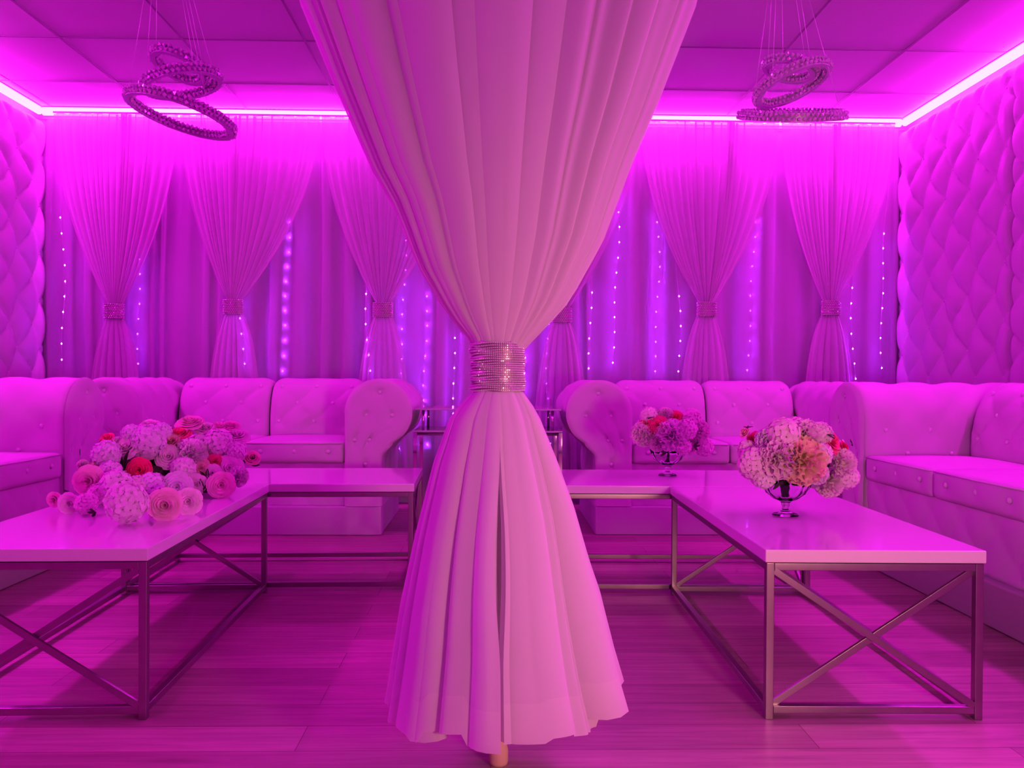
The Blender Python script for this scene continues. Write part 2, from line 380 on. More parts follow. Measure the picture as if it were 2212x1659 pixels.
# ------------------------------------------------------------------ sofas
bt = MB(); bt.sphere((0, 0, 0), .0115, 10, 6, .6); button_me = mesh('button', bt.V, bt.F, 'button')
def rounded_block(x0, x1, y0, y1, z0, z1, r, crown=.0, dents=(), nx=40, ny=24, nz=10, dent=.012):
    """soft cushion: superellipse box with a crowned top and button dents in its front face"""
    V = []; F = []; idx = {}
    cx, cy, cz = (x0+x1)/2, (y0+y1)/2, (z0+z1)/2; hx, hy, hz = (x1-x0)/2, (y1-y0)/2, (z1-z0)/2
    def pt(a, c, e):  # a,c,e in -1..1 on the surface
        p = Vector((a*hx, c*hy, e*hz)); q = Vector((max(-hx+r, min(hx-r, p.x)), max(-hy+r, min(hy-r, p.y)), max(-hz+r, min(hz-r, p.z))))
        d = p-q
        if d.length > 1e-6: p = q+d.normalized()*r
        if e > .3: p.z += crown*(1-a*a)*(1-c*c)*e
        if c < -.5:
            p.y -= .010*(1-a*a)*(1-e*e)
            for bx, bz in dents:
                dd = ((p.x+cx-bx)**2+(p.z+cz-bz)**2)/.028**2
                if dd < 9: p.y += dent*math.exp(-dd)
        return (p.x+cx, p.y+cy, p.z+cz)
    def sm(t): return math.sin(t*PI/2) if abs(t) < 1 else t
    def face(fn, n1, n2):
        P = [[fn(sm(-1+2*i/n1), sm(-1+2*j/n2)) for i in range(n1+1)] for j in range(n2+1)]
        n = len(V); V.extend(p for row in P for p in row)
        for j in range(n2):
            for i in range(n1): F.append((n+j*(n1+1)+i, n+j*(n1+1)+i+1, n+(j+1)*(n1+1)+i+1, n+(j+1)*(n1+1)+i))
    face(lambda a, e: pt(a, -1, e), nx, nz); face(lambda a, e: pt(-a, 1, e), nx, nz)
    face(lambda a, c: pt(a, c, 1), nx, ny); face(lambda a, c: pt(a, -c, -1), nx, ny)
    face(lambda c, e: pt(1, c, e), ny, nz); face(lambda c, e: pt(-1, -c, e), ny, nz)
    return V, F
SB = .022
def arm_outline():
    o = [(0, .15+.45*i/12) for i in range(13)]
    c = (.172, .632); R = .173
    o += [(c[0]+R*math.cos(a), c[1]+R*math.sin(a)) for a in [PI-(PI+1.12)*i/34 for i in range(35)]]
    x, z = o[-1]
    o += [(x+(.19-x)*sst(0, 1, i/6), z+(.40-z)*i/6) for i in range(1, 7)]
    o += [(.19, .40-.25*i/7) for i in range(1, 8)]
    return o
ARM_B = [(.180, .735), (.112, .618), (.243, .618), (.052, .49), (.125, .49), (.108, .365), (.06, .25)]
ARM_C = [(0, 1), (0, 2), (1, 2), (1, 3), (1, 4), (2, 4), (3, 5), (4, 5), (5, 6)]
def scroll_dent(u, z):
    d = 0
    for bu, bz in ARM_B: d += .013*math.exp(-((u-bu)**2+(z-bz)**2)/.018**2)
    for i, j in ARM_C:
        a = Vector(ARM_B[i]); c = Vector(ARM_B[j]); p = Vector((u, z)); t = max(0, min(1, (p-a).dot(c-a)/(c-a).length_squared))
        q = (p-(a+(c-a)*t)).length; d += .0030*math.exp(-(q/.008)**2)
    for aa in (.5, 1.3, 2.1, 2.9):   # pleats fanning out from the top button
        a = Vector(ARM_B[0]); dr = Vector((math.cos(aa), math.sin(aa))); p = Vector((u, z))-a; t = p.dot(dr)
        if 0 < t < .09: d += .0018*math.exp(-((p-dr*t).length/.006)**2)
    return d
def make_arm(xin, sgn, depth):
    """xin: inner face, sgn=+1 arm grows toward +x"""
    O = arm_outline(); n = len(O); b = MB(); P = []
    # arclength
    s = [0]
    for i in range(1, n): s.append(s[-1]+math.dist(O[i], O[i-1]))
    ny = 44
    for j in range(ny+1):
        y = .015+(depth-.015)*j/ny; row = []
        e = min(1, (y-.015)/.02); rd = .012*(1-math.sqrt(max(0, 1-(1-e)**2)))
        for i in range(n):
            x, z = O[i]; ax, az = O[max(i-1, 0)]; bx, bz = O[min(i+1, n-1)]
            tx, tz = bx-ax, bz-az; l = math.hypot(tx, tz); nx_, nz_ = -tz/l, tx/l
            k = sst(.05, .2, s[i])*sst(.0, .12, s[-1]-s[i])*sst(0, .1, y)
            h = (tuft(y-.12, s[i]-.23, .2, .21, .016, .35)-.016)*k-rd
            row.append((xin+sgn*(x+nx_*h), y, z+nz_*h))
        P.append(row)
    b.grid(P)
    # front scroll face
    Pf = []; nr = 16
    for j in range(nr+1):
        t = j/nr; row = []
        for x, z in O:
            mx = .095+(.172-.095)*sst(.42, .62, z); mz = min(max(z, .150), .632)
            if z > .47: mz = min(z, .632) if x > -1 else mz
            u = x+(mx-x)*t; w = z+(mz-z)*t
            ins = 1-(1-min(1, t*5))**2
            yy = .015-.016*math.sqrt(ins)+scroll_dent(u, w)*min(1, t*3)
            row.append((xin+sgn*(u+(mx-x)*0), yy, w))
        Pf.append(row)
    b.grid(Pf)
    b.grid([[p for p in P[-1]], [(xin+sgn*.1, depth, min(p[2], .632)) for p in P[-1]]])
    return b
def make_sofa(label, L_, loc, rz, ncush=2, group='white tufted sofas around the tables', depth=.78):
    """local x 0..L_ between the outer faces of the arm posts, y 0 front .. depth back"""
    root = thing('tufted_sofa', label, 'sofa', loc, rz, group)
    AW = .19; xi0, xi1 = AW, L_-AW
    b = MB(); b.box((.0, .0, 0), (L_, depth, .150)); b.build('plinth', 'plinth', root, bevel=.008, smooth=True)
    # base with faint vertical tufting
    P = []; nx = 160
    for j in range(13):
        z = .151+(.372-.151)*j/12
        P.append([(AW*.8+(L_-1.6*AW)*i/nx, .045-.012*abs(math.sin(PI*((AW*.8+(L_-1.6*AW)*i/nx)/.2+z/.21))*math.sin(PI*((AW*.8+(L_-1.6*AW)*i/nx)/.2-z/.21)))**.35, z) for i in range(nx+1)])
    b = MB(); b.grid(P); b.box((AW*.8, .05, .152), (L_-AW*.8, depth-.03, .368)); b.build('base', 'velvet', root)
    w = (xi1-xi0)/ncush
    for k in range(ncush):
        x0 = xi0+k*w; x1 = x0+w; nb = 3
        dn = [(x0+w*(i+.5)/nb, .428) for i in range(nb)]
        V, F = rounded_block(x0+.002, x1-.002, .02, .52, .366, .478, .022, .016, dn)
        c = MB(); c.add(V, F); so = c.build('seat_cushion', 'velvet', root)
        for bx, bz in dn: obj('button', button_me, so, (bx, .022, bz), (PI/2, 0, 0))
        c = MB()
        c.tube([(x0+.012, .0205, .470), (x0+w/2, .0125, .470), (x1-.012, .0205, .470)], .003, 6); c.build('piping', 'velvet', so)
        # back section: profile over (y,z)
        prof = [(.475, .47), (.472, .52), (.475, .58), (.485, .64), (.500, .69), (.520, .735), (.548, .770), (.585, .795), (.630, .806), (.675, .800), (.715, .775), (.738, .73), (.745, .66), (.735, .60), (.72, .55), (.72, .30)]
        # resample
        q = np.array(prof); d = np.r_[0, np.cumsum(np.hypot(*np.diff(q, axis=0).T))]; ns = 64
        ss = np.linspace(0, d[-1], ns); py_ = np.interp(ss, d, q[:, 0]); pz_ = np.interp(ss, d, q[:, 1])
        nx = 56; bx0, bx1 = x0+.003, x1-.003; P = []; cx = (bx0+bx1)/2
        for j in range(ns):
            jy, jz = py_[max(j-1, 0)], pz_[max(j-1, 0)]; ky, kz = py_[min(j+1, ns-1)], pz_[min(j+1, ns-1)]
            ty, tz = ky-jy, kz-jz; l = math.hypot(ty, tz); ny_, nz_ = -tz/l, ty/l; row = []
            for i in range(nx+1):
                a = -1+2*i/nx; a = math.sin(a*PI/2); x = cx+a*(bx1-bx0)/2
                e = min(bx1-x, x-bx0)/.065; ed = .042*(1-math.sqrt(max(0, 1-(1-min(1, e))**2)))
                km = sst(.0, .06, ss[j])*sst(.40, .30, ss[j]) if False else sst(.02, .07, ss[j])*(1-sst(.36, .44, ss[j]))
                h = (tuft(x-cx+.1, ss[j]-.20, .2, .21, .017, .33)-.017)*km*sst(.0, .06, min(bx1-x, x-bx0))-ed
                row.append((x, py_[j]+ny_*h, pz_[j]+nz_*h))
            P.append(row)
        c = MB(); c.grid(P)
        for side in (0, -1):
            line = [r_[side] for r_ in P]; c.grid([line, [(p[0], .62, min(p[2], .62)) for p in line]])
        bo = c.build('back_cushion', 'velvet', root)
        for jj, sv in enumerate((.095, .20, .305)):
            for ii in range(-3, 4):
                x = cx-.1+(ii+(.5 if jj % 2 == 0 else 0))*.2
                if bx0+.05 < x < bx1-.05:
                    yv = float(np.interp(sv, d, q[:, 0])); zv = float(np.interp(sv, d, q[:, 1]))
                    obj('button', button_me, bo, (x, yv+.012, zv-.004), (1.35, 0, 0))
    for xin, sgn in ((xi0, -1), (xi1, 1)):
        ao = make_arm(xin, sgn, depth-.02).build('arm', 'velvet', root)
        for bu, bz in ARM_B[:6]: obj('button', button_me, ao, (xin+sgn*bu, .012, bz), (PI/2, 0, 0))
        for zz, yy in ((.70, .22), (.70, .42), (.595, .12), (.595, .32)):
            pass
        for jj, sv in enumerate((.335, .44)):
            for ii in range(3):
                y = .12+(ii+(.5 if jj == 0 else 0))*.2
                if y > .46: continue
                z = .15+sv if sv < .48 else .63
                obj('button', button_me, ao, (xin+sgn*.012, y, z), (0, PI/2, 0))
    # low back panel between the arms
    b = MB(); b.box((AW*.5, depth-.06, .15), (L_-AW*.5, depth-.02, .60)); b.build('back_panel', 'velvet', root, bevel=.01)
    return root
# back-left: posts' outer faces -1.99 .. -.57
make_sofa('white tufted loveseat against the back curtains, left of the tiered side table', 1.42, (-1.99, 4.135, 0), 0)
make_sofa('white tufted loveseat against the back curtains, right of the tiered side table', 1.42, (.535, 4.155, 0), 0)
# left wall sofa faces +x (local x -> +Y)
make_sofa('white tufted sofa along the left tufted wall, behind the flower heap', 2.02, (-1.845, 1.71, 0), PI/2, 3, depth=.84)
make_sofa('white tufted sofa along the right tufted wall, cut by the right photo edge', 2.02, (1.638, 3.735, 0), -PI/2, 3, depth=.84)

# ------------------------------------------------------------------ coffee tables
HT = .407; TT = .031; TB = .019
def coffee_table(label, origin, ang, Lx, Wy):
    """local x 0..Lx along the long side, y 0..Wy"""
    root = thing('coffee_table', label, 'coffee table', (origin[0], origin[1], 0), ang, 'white topped metal coffee tables')
    b = MB(); b.box((0, 0, HT-TT), (Lx, Wy, HT)); b.build('tabletop', 'gloss', root, bevel=.003)
    i = .004+TB/2; z1 = HT-TT-.001; zt = z1-TB/2; zb = .018+TB/2-.004
    cs = [(i, i), (Lx-i, i), (Lx-i, Wy-i), (i, Wy-i)]
    for x, y in cs:
        b = MB(); b.box((x-TB/2, y-TB/2, 0), (x+TB/2, y+TB/2, z1)); b.build('leg', 'metal', root, bevel=.0015)
    h = TB/2
    for z in (zt, zb):
        for (p, q) in ((cs[0], cs[1]), (cs[1], cs[2]), (cs[2], cs[3]), (cs[3], cs[0])):
            p = Vector(p); q = Vector(q); d = (q-p).normalized()*h
            b = MB(); b.bar((p.x+d.x, p.y+d.y, z), (q.x-d.x, q.y-d.y, z), TB*.95); b.build('rail', 'metal', root, bevel=.0015)
    for x in (i, Lx-i):
        for s, off in ((1, -.0048), (-1, .0048)):
            b = MB(); y0, y1 = (i+h, Wy-i-h) if s > 0 else (Wy-i-h, i+h)
            b.bar((x+off, y0, zb+h), (x+off, y1, zt-h), .0090, .0165); b.build('brace', 'metal', root, bevel=.001)
    return root
# left group frame
aL, xl, yl, W_ = .0286, -.8087, 1.9058, .5393
def LF(u, w): return (xl+u*math.cos(aL)-w*math.sin(aL), yl+u*math.sin(aL)+w*math.cos(aL))
aR, xr, yr = -.0188, .6508, 1.8945
def RF(u, w): return (xr+u*math.cos(aR)-w*math.sin(aR), yr+u*math.sin(aR)+w*math.cos(aR))
coffee_table('white glossy coffee table under the flower heap, its end cut by the left photo edge', LF(0, .002), aL+PI/2, 1.143, W_)
coffee_table('white glossy coffee table set crosswise in front of the back left loveseat', LF(-.539, 1.1496), aL, 1.083, W_)
coffee_table('white glossy coffee table carrying the larger bouquet, its X braced end toward the viewer', RF(.528, .002), aR+PI/2, 1.127, .528)
coffee_table('white glossy coffee table set crosswise in front of the back right loveseat', RF(-.555, 1.1331), aR, 1.083, W_)

# ------------------------------------------------------------------ tiered side table
root = thing('side_table', 'two tier chrome side table with pale shelves between the back loveseats', 'side table', (-.03, 4.42, 0))
xa, xb, y0, y1 = -.385, .395, -.215, .17
b = MB(); b.box((xa, y0, .527), (xb, y1, .537)); b.build('lower_shelf', 'glasstop', root, bevel=.002)
b = MB(); b.box((xa+.012, y0, .642), (xb-.006, y1+.06, .651)); b.build('upper_shelf', 'glasstop', root, bevel=.002)
for x in (xa+.01, xb-.01):
    for y in (y0+.012, y1-.012):
        b = MB(); b.box((x-.010, y-.010, 0), (x+.010, y+.010, .526)); b.build('leg', 'chrome', root, bevel=.001)
for (p, q) in (((xa+.02, y0+.012), (xb-.02, y0+.012)), ((xa+.02, y1-.012), (xb-.02, y1-.012)), ((xa+.01, y0+.022), (xa+.01, y1-.022)), ((xb-.01, y0+.022), (xb-.01, y1-.022))):
    b = MB(); b.bar((*p, .518), (*q, .518), .012, .014); b.build('rail', 'chrome', root)
for x in (xa+.05, xb-.05):
    for y in (y0+.03, y1-.03):
        b = MB(); b.box((x-.007, y-.007, .537), (x+.007, y+.007, .642)); b.build('post', 'chrome', root)

# ------------------------------------------------------------------ big front drape on its pole
DX, DY = .010, 1.69
def zpx(y, Y=DY): return at(1070, y, Y).z
K = DY/FPX
LT = [(zpx(y), v*K) for y, v in ((840, 49), (880, 84), (905, 102), (1000, 134), (1150, 168), (1300, 197), (1440, 219), (1512, 231))]
RTb = [(zpx(y), v*K) for y, v in ((840, 49), (880, 74), (905, 86), (1000, 118), (1100, 148), (1230, 176), (1350, 205), (1440, 228), (1512, 250))]
UL = [(zpx(y), v*K) for y, v in ((745, 47), (728, 66), (680, 107), (580, 167), (450, 217), (370, 262), (180, 342), (0, 412))]+[(2.05, .50), (2.47, .56)]
UR = [(zpx(y), v*K) for y, v in ((745, 47), (728, 84), (650, 153), (520, 223), (350, 283), (230, 333), (0, 418))]+[(2.05, .50), (2.47, .56)]
for t_ in (LT, RTb, UL, UR): t_.sort()
droot = thing('sheer_drape', 'large sheer white drape in front, cinched at the waist and flaring to the floor', 'curtain', (DX, DY, 0))
ZT0, ZT1 = zpx(840), zpx(745)
def drape_rows(zs, n_pl, seed, upper, sgn_open, nu=560):
    acc, am = pleats(n_pl, seed, .65); acc2, am2_ = pleats(int(n_pl*2.3), seed+9, .75); P = []
    for z in zs:
        if upper:
            hl = interp(UL, z); hr = interp(UR, z); f = min(1, (z-ZT1)/(2.45-ZT1)); f = max(f, 0)
            by = .046+.045*math.sin(min(1, f*3)*PI/2)-.02*f; amp = .003+.032*min(1, f*2.2); gap = 0
        else:
            hl = interp(LT, z); hr = interp(RTb, z); f = (ZT0-z)/(ZT0-.12); f = max(0, f)
            by = .046+.155*f**.8; amp = .003+.040*min(1, f*1.5); gap = .085*sst(.12, .45, f)*(1-.75*sst(.5, .8, f))
        row = []
        for i in range(nu+1):
            s = i/nu; k, t, a = pl_phase(acc, am, s); ph = 2*PI*t
            ov = (.85 if upper else .75)*a/n_pl*math.sin(ph)       # overlapping folds
            th = -PI/2+(.03 if not upper else PI/2)+gap/2+(2*PI-gap)*(s+ov)
            c_, s_ = math.cos(th), math.sin(th)
            hw = hl if c_ < 0 else hr
            k2, t2, a2 = pl_phase(acc2, am2_, s)
            dx = amp*(a*math.cos(ph)+.30*a2*math.cos(2*PI*t2))
            cx_ = (abs(c_)**.9)*(1 if c_ > 0 else -1)
            rx = hw-amp*.7+dx; ry = by+dx*(.8 if upper else .9)
            x = cx_*rx; y = s_*ry
            zz = z
            if not upper: zz = z+(.012*math.sin(k*2.4)+.008*math.sin(3*th))*sst(.5, 1, f)
            row.append((x, y, zz))
        P.append(row)
    return P
zs = [2.47-(2.47-ZT1+.02)*(j/46) for j in range(47)]
b = MB(); b.grid(drape_rows(zs, 34, 8, True, 0, 760)); b.build('upper_fabric', 'sheerd', droot)
zs = [ZT0+.02-(ZT0+.02-.138)*(j/48) for j in range(49)]
P = drape_rows(zs, 21, 12, False, 0)
cut = 43
b = MB(); b.grid(P[:cut+1]); b.build('lower_fabric', 'sheerd', droot)
b = MB(); b.grid(P[cut:]); ho = b.build('hem', 'hem', droot); ho['label'] = 'denser doubled hem along the bottom of the drape'
# waist (inside the rhinestone band)
b = MB(); b.grid([[(.047*math.cos(2*PI*k/40)*(1+.04*math.sin(9*2*PI*k/40)), .040*math.sin(2*PI*k/40), ZT0-.01+(ZT1-ZT0+.02)*j/4) for k in range(40)] for j in range(5)], True)
b.build('waist_fabric', 'sheerd', droot)
zs = [ZT0-.01-(ZT0-.16)*(j/20) for j in range(21)]
b = MB(); b.grid([[((.040+.085*(ZT0-z))*(1+.12*math.cos(7*2*PI*k/60))*math.cos(2*PI*k/60), (.036+.07*(ZT0-z))*(1+.12*math.cos(7*2*PI*k/60))*math.sin(2*PI*k/60), z) for k in range(60)] for z in zs], True)
b.build('inner_fabric', 'sheerd', droot)
b = MB(); b.bar((-.6, 0, 2.478), (.6, 0, 2.478), .018, n=10); b.build('curtain_rod', 'wire', droot)
b = MB(); b.lathe([(.0001, 0), (.019, 0), (.0205, .006), (.0205, .03), (.0185, .038), (.0175, .045), (.0175, 2.46), (.0001, 2.46)], 24)
po = b.build('support_pole', 'cream', None, loc=(.016, 1.69, 0)); tag(po, 'cream round pole standing inside the big drape, its foot showing below the hem', 'pole')

# rhinestone waist band
broot = thing('rhinestone_waist_band', 'wide rhinestone mesh band cinching the large front drape', 'curtain tieback', (DX, DY, (ZT0+ZT1)/2))
hh = (ZT1-ZT0)/2+.004
def band_r(a, z):
    # crumpled on its left side
    cr = .0022*math.sin(z*420+2*math.sin(a*2))*max(0, -math.cos(a))+.0012*math.sin(z*150+a*3)
    return .0555+cr+.0020*(z/hh)**2, .0535+cr
n = 96; nr = 26
P = [[(band_r(2*PI*k/n, -hh+2*hh*j/nr)[0]*math.cos(2*PI*k/n), band_r(2*PI*k/n, -hh+2*hh*j/nr)[1]*math.sin(2*PI*k/n), -hh+2*hh*j/nr+.0015*math.sin(2*PI*k/n*5)) for k in range(n)] for j in range(nr+1)]
b = MB(); b.grid(P, True); b.build('mesh_band', 'rhineb', broot)
b = MB(); rr = random.Random(4); rows = 22; cols = 86
for j in range(rows):
    for k in range(cols):
        a = 2*PI*k/cols; z = -hh+.002+(2*hh-.004)*j/(rows-1)
        wob = .0024*math.sin(a*3+j*.9)*max(0, -math.cos(a))**.5 if math.cos(a) < 0 else 0
        ra, rb = band_r(a, z); V = []
        nrm = Vector((math.cos(a), math.sin(a), 0)); R = nrm.to_track_quat('Z', 'Y').to_matrix() @ Euler((rr.uniform(-.12, .12), rr.uniform(-.12, .12), rr.random())).to_matrix()
        c = Vector(((ra+.0004)*math.cos(a), (rb+.0004)*math.sin(a), z+wob)); q = .00185
        for kk in range(6): V.append(c+R @ Vector((q*math.cos(kk*PI/3), q*math.sin(kk*PI/3), 0)))
        for kk in range(6): V.append(c+R @ Vector((q*.55*math.cos(kk*PI/3), q*.55*math.sin(kk*PI/3), .0013)))
        b.add(V, [(kk, (kk+1) % 6, 6+(kk+1) % 6, 6+kk) for kk in range(6)]+[(6, 7, 8, 9, 10, 11)])
o = b.build('rhinestones', 'rhine', broot, smooth=False); o['kind'] = 'stuff'

# ------------------------------------------------------------------ chandeliers
def ring_parts(root, c, R, rot, seed):
    """c centre relative to root, rot euler"""
    n = 72; w, h = .0085, .030
    P = [[((R+dx)*math.cos(2*PI*k/n), (R+dx)*math.sin(2*PI*k/n), dz) for k in range(n)] for dx, dz in ((-w, -h/2), (w, -h/2), (w, h/2), (-w, h/2), (-w, -h/2))]
    b = MB(); b.grid(P, True); o = b.build('ring', 'band', root, smooth=False, loc=c, rot=rot)
    r = random.Random(seed); b = MB()
    m_ = int(2*PI*R/.0165)
    for side in (1, -1):
        for j in (-1, 1):
            mm = m_ if side > 0 else int(m_*.88)
            for k in range(mm):
                a = 2*PI*(k+.25*j)/mm; rr_ = R+side*(w+.0055)
                b.octa((rr_*math.cos(a), rr_*math.sin(a), j*.0078+.002+r.uniform(-.001, .001)), r.uniform(.0078, .0098), Euler((r.random()*3, r.random()*3, r.random()*3)).to_matrix())
    for k in range(m_):
        a = 2*PI*k/m_; b.octa((R*math.cos(a), R*math.sin(a), h/2+.002), r.uniform(.008, .0100), Euler((r.random()*3, r.random()*3, 0)).to_matrix())
    q = b.build('crystals', 'crystal', o, smooth=False); q['kind'] = 'stuff'
    return o
def chandelier(label, X0, Y0, rings, seed):
    root = thing('ring_chandelier', label, 'chandelier', (X0, Y0, ZC-.002), 0, 'crystal ring chandeliers')
    b = MB(); b.lathe([(.0001, 0), (.075, 0), (.075, -.018), (.07, -.024), (.0001, -.024)], 32); b.build('canopy', 'chrome', root)
    for i, (px, py, R, rot) in enumerate(rings):
        c = at(px, py, Y0)-Vector((X0, Y0, ZC-.002))
        ring_parts(root, c, R, rot, seed+i)
        E_ = Euler(rot).to_matrix()
        for k in range(2 if i < 2 else 3):
            a = 2*PI*k/(2 if i < 2 else 3)+i*.7; p = c+E_ @ Vector((R*math.cos(a), R*math.sin(a), .008))
            b = MB(); b.tube([p, (.03*math.cos(a), .03*math.sin(a), -.022)], .0009, 5); b.build('cable', 'wire', root)
D = math.radians
chandelier('crystal ring chandelier on the left, its biggest ring tilting down to the right', -1.215, 3.0,
           [(387, 142, .0900, (D(-13), D(15), 0)), (394, 179, .1300, (D(2), D(-13.5), 0)), (391, 247, .1830, (D(-4), D(13.5), 0))], 3)
chandelier('crystal ring chandelier on the right, its biggest ring seen edge on', 1.075, 3.0,
           [(1706, 150, .0870, (D(.5), D(13.5), 0)), (1711, 181, .1320, (D(-10), D(-18), 0)), (1710, 249.5, .1800, (D(20), D(-1.5), 0))], 9)

# ------------------------------------------------------------------ flowers
def petal(b, R, ang, r0, z0, length, width, open_, curl, ruff=0, seed=0, nu=4, nv=5):
    """a cupped petal standing at radius r0, rising along z and leaning out by open_ (radians)"""
    rd = random.Random(seed); ph = rd.random()*6; P = []
    for j in range(nv+1):
        t = j/nv; lean = open_*(.25+.75*t)+curl*max(0, t-.6)*2.2
        row = []
        wd = width*math.sin(PI*(.10+.80*t**.75))**.7
        for i in range(nu+1):
            a = -1+2*i/nu
            rr = r0+length*t*math.sin(lean)*.95; zz = z0+length*t*math.cos(lean)
            rf = ruff*length*t*math.sin(a*5+ph+t*3)
            cup = .28*width*(a*a)*(1-.5*t)
            th = a*wd/2
            p = Vector((rr-cup+rf, th, zz-.12*length*a*a*t+rf*.6))
            c_, s_ = math.cos(ang), math.sin(ang)
            row.append((p.x*c_-p.y*s_, p.x*s_+p.y*c_, p.z))
        P.append(row)
    b.grid(P)
def rose(seed, R=1.0, layers=6, open_=1.0):
    b = MB(); r = random.Random(seed)
    for l in range(layers):
        f = l/(layers-1); n = (2, 3, 4, 5, 5, 6, 6)[l]; rt = .13+.80*f**.9*open_; rb = .05+.30*f; z0 = -.55; zt = .42-.42*f**1.6*open_; off = l*.83+r.random()
        for k in range(n):
            a0 = 2*PI*k/n+off; hw_ = 1.30*PI/n+(.5 if l < 2 else 0); dz = r.uniform(-.04, .04); dr = r.uniform(-.03, .05); P = []
            for j in range(8):
                t = j/7; row = []
                for i in range(7):
                    a = -1+2*i/6; te = t*(1-.22*a*a-.05*math.cos(a*4)); rr = rb+(rt+dr-rb)*te**1.35+.05*a*(1 if k % 2 else -1)*(1-f*.5)
                    z = z0+(zt+dz-z0)*te**.8
                    if t > .7: q = (t-.7)/.3*(1-.4*a*a); rr += (.05+.13*f)*q; z -= (.02+.16*f)*q*q
                    th = a0+a*hw_
                    row.append((rr*math.cos(th), rr*math.sin(th), z))
                P.append(row)
            b.grid(P)
    b.sphere((0, 0, -.3), .28, 10, 6)
    return b
def ruffle(seed, n=92):
    b = MB(); r = random.Random(seed)
    for k in range(n):
        f = (k+.5)/n; op = 1.75*f**.62; L_ = (.98+.10*r.random())*(1-.12*f); ph = r.random()*6; P = []
        d = Vector((math.sin(op)*math.cos(k*2.399963), math.sin(op)*math.sin(k*2.399963), math.cos(op)))
        Rm = d.to_track_quat('Z', 'Y').to_matrix() @ Matrix.Rotation(r.random()*6, 3, 'Z')
        for j in range(5):
            t = j/4; row = []
            for i in range(7):
                a = -1+2*i/6; w_ = .07+.21*t
                y = .055*t*math.sin(a*6+ph)*(.4+t)+.10*a*a*t; z = .25+(L_-.25)*t*(1-.08*a*a)+.03*t*math.sin(a*9+ph)
                row.append(Rm @ Vector((a*w_, y-.04*t, z-.25*0))-Vector((0, 0, .25)))
            P.append(row)
        b.grid(P)
    b.sphere((0, 0, -.25), .6, 12, 8)
    return b
def hydrangea(seed, n=66):
    b = MB(); r = random.Random(seed)
    for k in range(n):
        z = 1-1.55*(k+.5)/n; a = k*2.399963; s = math.sqrt(max(0, 1-z*z))
        nrm = Vector((s*math.cos(a), s*math.sin(a), z)); c = nrm*(.76+.10*r.random())
        Rm = nrm.to_track_quat('Z', 'Y').to_matrix() @ Euler((r.uniform(-.25, .25), r.uniform(-.25, .25), r.random()*6)).to_matrix()
        for q in range(4):
            t = MB(); P = []
            for j in range(3):
                row = []
                for i in range(3):
                    u = j/2; w_ = (-1+i)*.16*math.sin(PI*(.15+.72*u))
                    row.append(Vector((.03+.29*u, w_, .03+.06*math.sin(u*2.2)-.03*(i != 1))))
                P.append(row)
            Rq = Rm @ Matrix.Rotation(q*PI/2, 3, 'Z')
            b.grid([[Rq @ p+c for p in row] for row in P])
    b.sphere((0, 0, 0), .62, 12, 8)
    return b
def bud(seed):
    return rose(seed+50, 1, 4, .62)
def leafm():
    b = MB()
    for k in range(3):
        P = []; a = -.7+.7*k
        for j in range(7):
            t = j/6; w_ = .20*math.sin(PI*t)**.8
            P.append([Vector((t*1.3, s*w_, .12*abs(s)*1-.25*t*t+.06)) for s in (-1, 0, 1)])
        b.grid([[Matrix.Rotation(a, 3, 'Z') @ p for p in row] for row in P])
    return b
BASE = dict(rose=[rose(1), rose(2)], ruffle=[ruffle(1), ruffle(2)], hydrangea=[hydrangea(1), hydrangea(2)], bud=[bud(1)], leaf=[leafm()])
FM = {}
def fmesh(kind, v, col):
    key = (kind, v % len(BASE[kind]), col)
    if key not in FM:
        b = BASE[kind][key[1]]; FM[key] = mesh(kind, b.V, b.F, col)
    return FM[key]
CD = Vector((0, -1, .25))
def flower(root, kind, col, pos, R, nrm, seed):
    me = fmesh(kind, seed, 'f_'+col if kind != 'leaf' else 'leaf')
    name = {'rose': 'rose', 'ruffle': 'carnation', 'hydrangea': 'hydrangea', 'bud': 'rosebud', 'leaf': 'leaf'}[kind]
    o = obj(name, me, root, pos-Vector(root.location)); q = nrm.to_track_quat('Z', 'Y')
    o.rotation_mode = 'QUATERNION'; o.rotation_quaternion = q @ Euler((0, 0, seed*1.7)).to_quaternion(); o.scale = (R, R, R)
    return o
